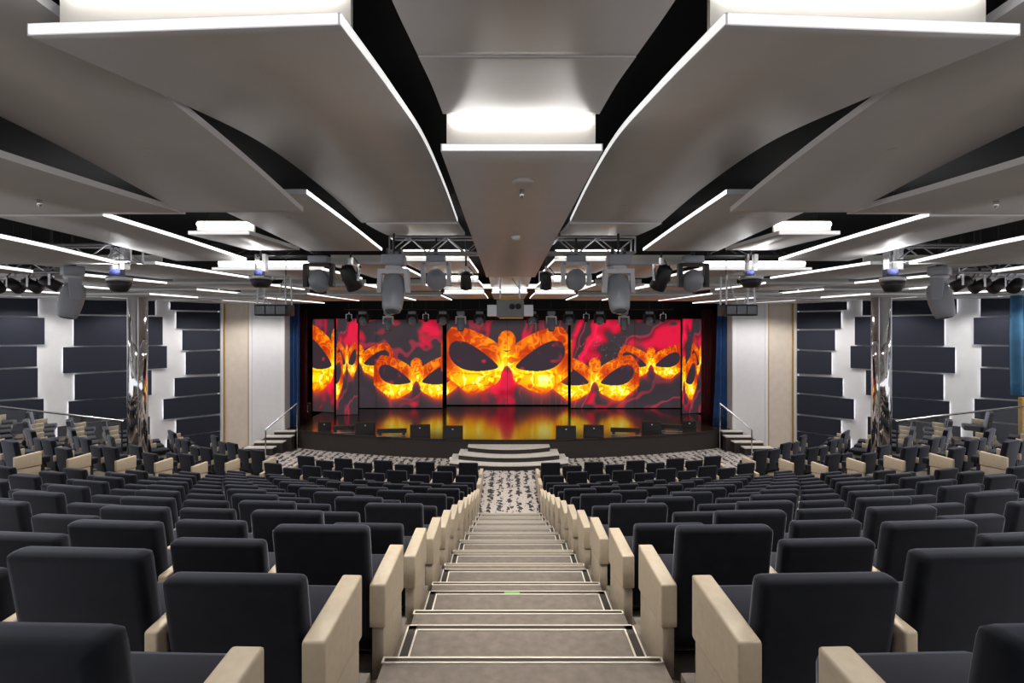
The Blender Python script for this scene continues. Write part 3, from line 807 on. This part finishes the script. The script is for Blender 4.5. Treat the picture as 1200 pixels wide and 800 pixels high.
if REST:
    ob('theatre_seat_rows', mb.mesh('theatre_seat_rows', True), label='further navy velvet seats in the farthest rows beside the stage', cat='seats', kind='stuff')
print('SEATS', len(seats), len(NEAR), len(REST))

# glass balustrades beside the columns
for s in (-1, 1):
    sd = 'left' if s < 0 else 'right'
    a = Vector((s*11.75, 15.05, EYE-(493-388)*15.05/F)); b = Vector((s*13.9, 13.2, EYE-(475-388)*13.2/F))
    r = ob('balustrade', None, loc=(a.x, a.y, 0), label='sloping glass balustrade with dark rail beside the %s mirrored column' % sd, cat='balustrade')
    o_ = Vector((a.x, a.y, 0))
    ob('rail', MB().tube(a-o_, b-o_, .028, 'chrome', 8).mesh('rail'), r)
    for i in range(3):
        p = a.lerp(b, i/3+.012)-o_; q = a.lerp(b, (i+1)/3-.012)-o_
        nrm = Vector((-(b-a).y, (b-a).x, 0)).normalized()*.006
        lo = .95
        ob('glass_pane', MB().hexa([tuple(p-nrm-Vector((0,0,lo))), tuple(q-nrm-Vector((0,0,lo))), tuple(q+nrm-Vector((0,0,lo))), tuple(p+nrm-Vector((0,0,lo))),
                             tuple(p-nrm-Vector((0,0,.04))), tuple(q-nrm-Vector((0,0,.04))), tuple(q+nrm-Vector((0,0,.04))), tuple(p+nrm-Vector((0,0,.04)))], 'glass').mesh('glass_pane'), r)
    for i in (0, 1):
        p = a.lerp(b, i*.98+.01)-o_
        ob('post', MB().tube((p.x, p.y, p.z), (p.x, p.y, max(p.z-2.2, .02)), .02, 'dark_metal', 8).mesh('post'), r)

# ------------------------------------------------------------------ trusses and lanterns
def truss(x0, x1, y, h, label, size=.26, m='alu'):
    r = ob('truss', None, loc=((x0+x1)/2, y, EYE+h), label=label, cat='truss', group='lighting trusses under the ceiling')
    L = (x1-x0)/2; t = size/2
    for a in (-t, t):
        for b in (0, size): ob('chord', MB().tube((-L, a, b), (L, a, b), .022, m, 8).mesh('chord'), r)
    n = max(2, round((x1-x0)/.32)); mb = MB()
    for i in range(n):
        u0 = -L+2*L*i/n; u1 = -L+2*L*(i+1)/n
        za, zb = (0, size) if i % 2 == 0 else (size, 0)
        for a in (-t, t): mb.tube((u0, a, za), (u1, a, zb), .011, m, 6)
        mb.tube((u0, -t, 0), (u1, t, 0), .009, m, 5)
    for u in (-L, L):
        for a in (-t, t): mb.tube((u, a, 0), (u, a, size), .014, m, 6)
        mb.tube((u, -t, 0), (u, t, 0), .014, m, 6).tube((u, -t, size), (u, t, size), .014, m, 6)
    ob('lattice', mb.mesh('lattice'), r)
    for u in (-L*.85, L*.85):
        ob('hanger', MB().tube((u, 0, size), (u, 0, 2.05-h), .008, 'dark_metal', 6).mesh('hanger'), r)
    return r
truss(-2.03, 2.03, 8.3, 1.30, 'silver box truss crossing above the centre ceiling panel')
for s in (-1, 1):
    sd = 'left' if s < 0 else 'right'
    a, b = sorted((s*3.25, s*5.3)); truss(a, b, 8.35, 1.26, 'dark box truss between the ceiling panels on the %s' % sd, .2, 'dark_metal')
    a, b = sorted((s*5.55, s*6.9)); truss(a, b, 7.3, 1.02, 'silver box truss over the %s seats near the mirrored column' % sd, .24)
    a, b = sorted((s*7.4, s*9.6)); truss(a, b, 8.3, .98, 'silver box truss at the outer %s edge with a cluster of lanterns' % sd, .2)

def rot(ax, deg): return Matrix.Rotation(math.radians(deg), 4, ax)
def moving_head(x, y, ztop, S, label, tilt=18, pan=0, light='yoke_grey', name='moving_head_light', base=True):
    """hung upside down: base, yoke, long head with lens"""
    r = ob(name, None, loc=(x, y, ztop), rz=math.radians(pan), label=label, cat='stage light', group='moving head stage lights')
    if base:
        ob('base', rbox('base', -.17*S, .17*S, -.14*S, .14*S, -.16*S, 0, 'head_grey', .03*S), r)
        ob('clamp', MB().box(-.11*S, -.07*S, -.03*S, .03*S, 0, .10*S, 'dark_metal').box(.07*S, .11*S, -.03*S, .03*S, 0, .10*S, 'dark_metal').mesh('clamp'), r)
        ob('collar', MB().lathe([(.12*S,-.16*S),(.13*S,-.19*S),(.10*S,-.22*S)], 'yoke_grey', 16).mesh('collar', True), r)
    mb = MB()
    for s in (-1, 1):
        mb.hexa([(s*.21*S-.03*S,-.06*S,-.56*S),(s*.21*S+.03*S,-.06*S,-.56*S),(s*.21*S+.03*S,.06*S,-.56*S),(s*.21*S-.03*S,.06*S,-.56*S),
                 (s*.19*S-.03*S,-.09*S,-.22*S),(s*.19*S+.03*S,-.09*S,-.22*S),(s*.19*S+.03*S,.09*S,-.22*S),(s*.19*S-.03*S,.09*S,-.22*S)], light)
    mb.box(-.22*S, .22*S, -.09*S, .09*S, -.28*S, -.21*S, light)
    ob('yoke', mb.mesh('yoke'), r)
    M = Matrix.Translation((0, 0, -.50*S)) @ rot('X', tilt)
    ob('head', MB().lathe([(.08*S,.22*S),(.14*S,.18*S),(.165*S,.05*S),(.165*S,-.10*S),(.145*S,-.30*S),(.12*S,-.36*S)], 'head_grey', 18, M).mesh('head', True), r)
    ob('lens', MB().lathe([(.11*S,-.355*S),(.09*S,-.375*S),(.03*S,-.385*S)], 'lens', 16, M).mesh('lens', True), r)
    return r
def wash_light(x, y, ztop, S, label, tilt=70, pan=0, dark=False):
    r = ob('wash_light', None, loc=(x, y, ztop), rz=math.radians(pan), label=label, cat='stage light', group='wash lights with square yokes')
    m1 = 'dark_metal' if dark else 'yoke_grey'
    ob('base', rbox('base', -.16*S, .16*S, -.10*S, .10*S, -.12*S, 0, 'head_grey', .02*S), r)
    ob('clamp', MB().box(-.03*S, .03*S, -.03*S, .03*S, 0, .10*S, 'dark_metal').mesh('clamp'), r)
    mb = MB()
    mb.box(-.22*S, .22*S, -.05*S, .05*S, -.17*S, -.12*S, m1)
    for s in (-1, 1): mb.box(s*.22*S-.035*S, s*.22*S+.035*S, -.05*S, .05*S, -.52*S, -.13*S, m1)
    ob('yoke', mb.mesh('yoke'), r)
    M = Matrix.Translation((0, 0, -.40*S)) @ rot('X', tilt)
    ob('head', MB().lathe([(.05*S,.16*S),(.12*S,.13*S),(.17*S,.04*S),(.175*S,-.06*S),(.16*S,-.14*S)], 'head_grey', 18, M).mesh('head', True), r)
    ob('lens', MB().lathe([(.15*S,-.138*S),(.10*S,-.16*S),(.03*S,-.165*S)], 'lens', 16, M).mesh('lens', True), r)
    return r
def par_can(x, y, ztop, S, label, pan=0, tilt=35):
    r = ob('par_can', None, loc=(x, y, ztop), rz=math.radians(pan), label=label, cat='stage light', group='par can lanterns')
    ob('clamp', MB().box(-.025*S, .025*S, -.025*S, .025*S, -.10*S, 0, 'alu').mesh('clamp'), r)
    mb = MB().box(-.14*S, .14*S, -.015*S, .015*S, -.12*S, -.10*S, 'chrome')
    for s in (-1, 1): mb.box(s*.14*S-.01*S, s*.14*S+.01*S, -.02*S, .02*S, -.34*S, -.10*S, 'chrome')
    ob('bracket', mb.mesh('bracket'), r)
    M = Matrix.Translation((0, 0, -.30*S)) @ rot('X', tilt)
    ob('can', MB().lathe([(.05*S,.20*S),(.10*S,.17*S),(.115*S,.0),(.12*S,-.16*S)], 'dark_metal', 16, M).mesh('can', True), r)
    ob('reflector', MB().lathe([(.11*S,-.158*S),(.06*S,-.12*S),(.02*S,-.10*S)], 'chrome', 16, M).mesh('reflector', True), r)
    ob('cable', MB().tube((.05*S,.02,0), (.17*S,.03,-.14*S), .008, 'dark_metal', 5).tube((.17*S,.03,-.14*S), (.06*S,.05,-.22*S), .008, 'dark_metal', 5).mesh('cable'), r)
    return r
def bowl_light(x, y, ztop, S, label, w_=1.0):
    r = ob('bowl_light', None, loc=(x, y, ztop), label=label, cat='stage light', group='hanging bowl lights')
    ob('mount', MB().box(-.10*S, -.06*S, -.06*S, .06*S, -.34*S, 0, 'chrome').box(.05*S, .12*S, -.06*S, .06*S, -.34*S, 0, 'alu').mesh('mount'), r)
    ob('gel_frame', MB().box(-.12*S, .05*S, -.05*S, .05*S, -.46*S, -.34*S, 'blue_gel').mesh('gel_frame'), r)
    ob('rim', MB().lathe([(.22*S,-.46*S),(.235*S,-.48*S),(.235*S,-.52*S),(.21*S,-.53*S)], 'alu', 20, None, w_, w_).mesh('rim', True), r)
    L = bpy.data.lights.new('bowl_lamp', 'SPOT'); L.energy = 45*S; L.spot_size = math.radians(165); L.spot_blend = .6; L.shadow_soft_size = .09
    lo = bpy.data.objects.new('bowl_lamp', L); COL.objects.link(lo); lo.parent = r; lo.location = (0, -.11*S, -.40*S); lo.rotation_euler = (math.pi, 0, 0)
    ob('bowl', MB().lathe([(.215*S,-.52*S),(.20*S,-.60*S),(.14*S,-.68*S),(.10*S,-.69*S)], 'dark_metal', 20, None, w_, w_).mesh('bowl', True), r)
    return r
def hang(r):
    x, y, z = r.location; h = under(x, y); zt = EYE+(h if h is not None and EYE+h > z else 2.05)
    if y > 18: zt = EYE+1.56
    if zt-z > .02: ob('hanger', MB().tube((0, 0, -.01), (0, 0, zt-z), .018, 'dark_metal', 6).mesh('hanger'), r)
for s in (-1, 1):
    sd = 'left' if s < 0 else 'right'
    m = lambda px: px if s < 0 else 1186-px
    def at(px, py, Y):
        x, y, z = P(m(px), py, Y); return x, y, z
    x, y, z = at(461.5, 299, 7.6); moving_head(x, y, z, 1.03, 'large grey moving head hanging %s of the centre ceiling panel' % sd, tilt=-20)
    x, y, z = at(511, 299, 8.3); wash_light(x, y, z, .98, 'grey wash light with round head under the centre truss on the %s' % sd, tilt=55)
    x, y, z = at(546, 312, 8.6); par_can(x, y, z, .85, 'small par can beside the centre ceiling panel on the %s' % sd)
    x, y, z = at(374, 300, 8.3); wash_light(x, y, z, 1.0, 'dark wash light at the end of the %s dark truss' % sd, tilt=55, dark=True)
    x, y, z = at(411, 302, 8.3); par_can(x, y, z, 1.15, 'chrome bracketed par can between two lights on the %s' % sd, pan=25*s)
    x, y, z = at(306, 298, 8.0); bowl_light(x, y, z, .78, 'dark bowl light hanging under the %s dark truss' % sd)
    x, y, z = at(140, 290, 7.3); bowl_light(x, y, z, .95, 'black bowl light with blue gel under the %s side truss' % sd, .74)
    x, y, z = at(85, 312, 7.6); moving_head(x, y, z, .92, 'large dark moving head at the outer %s side' % sd, tilt=-12, pan=40*s, light='head_grey')
    for i, (px, py) in enumerate(((60, 316), (38, 318), (17, 318), (-4, 318))):
        x, y, z = at(px, py, 8.3); par_can(x, y, z, .78, '%s lantern in the cluster at the outer %s edge' % (('innermost','second','third','outermost')[i], sd), pan=(60+20*i)*s, tilt=60)
    # hanging frame with a lantern box
    x, y, z = at(322, 331, 8.9)
    r = ob('hanging_light_frame', None, loc=(x, y, z), label='metal hanging frame holding a box light on the %s' % sd, cat='light frame')
    mb = MB()
    for a in (-.24, .24):
        for b in (-.12, .12): mb.tube((a, b, .12), (a*1.05, b, -.40), .016, 'alu', 6)
    mb.tube((-.24,-.12,.10), (.24,-.12,.10), .014, 'alu').tube((-.24,.12,.10), (.24,.12,.10), .014, 'alu').tube((-.24,-.12,.1), (-.05,-.12,-.4), .01, 'alu').tube((.24,-.12,.1), (.05,-.12,-.4), .01, 'alu')
    ob('frame', mb.mesh('frame'), r)
    ob('box_light', rbox('box_light', -.29, .29, -.16, .16, -.60, -.40, 'dark_metal', .015), r)
    for i in range(3): ob('lens', MB().box(-.26+.18*i, -.10+.18*i, -.175, -.158, -.57, -.43, 'lens').mesh('lens'), r)
    mb = MB().tube((-.2, 0, .12), (-.2, 0, .9), .008, 'dark_metal').tube((.2, 0, .12), (.2, 0, .9), .008, 'dark_metal'); ob('hanger', mb.mesh('hanger'), r)
# row of lights above the stage
pipe = ob('lighting_pipe', MB().tube((-7.5, 22.5, EYE+1.0), (7.5, 22.5, EYE+1.0), .03, 'dark_metal', 8).mesh('lighting_pipe'), None, label='black lighting pipe across the top of the stage', cat='pipe')
def yz(py, Y): return EYE-(py-388)*Y/F
names_l = ['first', 'second', 'third', 'fourth', 'fifth', 'sixth', 'seventh', 'eighth']
for s in (-1, 1):
    sd = 'left' if s < 0 else 'right'
    for i, (px, typ) in enumerate(((562, 'w'), (540, 'm'), (519, 'w'), (499, 'p'), (483, 'w'), (455, 'm'), (425, 'w'), (409, 'p'))):
        px_ = px if s < 0 else 1186-px
        x = spx(px_, 22.5); zt = EYE+.97
        lb = 'small stage light over the stage, %s from the projector on the %s' % (names_l[i], sd)
        if typ == 'm': moving_head(x, 22.5, zt-.06, 1.05, lb.replace('stage light', 'bright moving head', 1), tilt=-10, light='edge_white')
        elif typ == 'w': wash_light(x, 22.5, zt-.06, 1.05, lb.replace('stage light', 'dark wash light', 1), tilt=60, dark=True)
        else: par_can(x, 22.5, zt-.1, .9, lb.replace('stage light', 'par can', 1))
# projector
x, y, z = P(598, 327, 11.7)
r = ob('projector', None, loc=(x, y, z), label='grey projector hanging at the end of the centre ceiling panel', cat='projector')
Sp = 11.7/F
ob('body', rbox('body', -16*Sp, 16*Sp, 0, .5, -44*Sp, -24*Sp, 'projector_grey', .02), r)
ob('shelf', MB().box(-27*Sp, 27*Sp, .03, .55, -43*Sp, -30*Sp, 'alu').mesh('shelf'), r)
for sx in (2, 9.5): ob('lens', MB().lathe([(3.4*Sp,0),(3.4*Sp,.03),(2*Sp,.05),(1.2*Sp,.04)], 'dark_metal', 16, Matrix.Translation((sx*Sp,0,-32*Sp)) @ rot('X', 90)).mesh('lens', True), r)
ob('brass_plate', MB().box(-13*Sp, 15*Sp, -.01, .4, -46*Sp, -44*Sp, 'brass').mesh('brass_plate'), r)
ob('top_tray', MB().box(-13*Sp, 13*Sp, .05, .4, -24*Sp, -22*Sp, 'brass').mesh('top_tray'), r)
for sx in (-12, 11): ob('hanger_pole', MB().tube((sx*Sp, .2, -24*Sp), (sx*Sp, .2, 8*Sp), .022, 'alu', 8).mesh('hanger_pole'), r)
ob('cross_brace', MB().tube((11*Sp, .2, -10*Sp), (2*Sp, .2, 2*Sp), .012, 'alu', 6).tube((-9*Sp,.2,-17*Sp), (9*Sp,.2,-17*Sp), .02, 'alu', 6).tube((-9*Sp,.2,-12*Sp), (6*Sp,.2,-12*Sp), .012, 'alu', 6).mesh('cross_brace'), r)

for o in list(sc.objects):
    if o.parent is None and o.name.split('.')[0] in ('moving_head_light', 'wash_light', 'par_can', 'bowl_light'): hang(o)
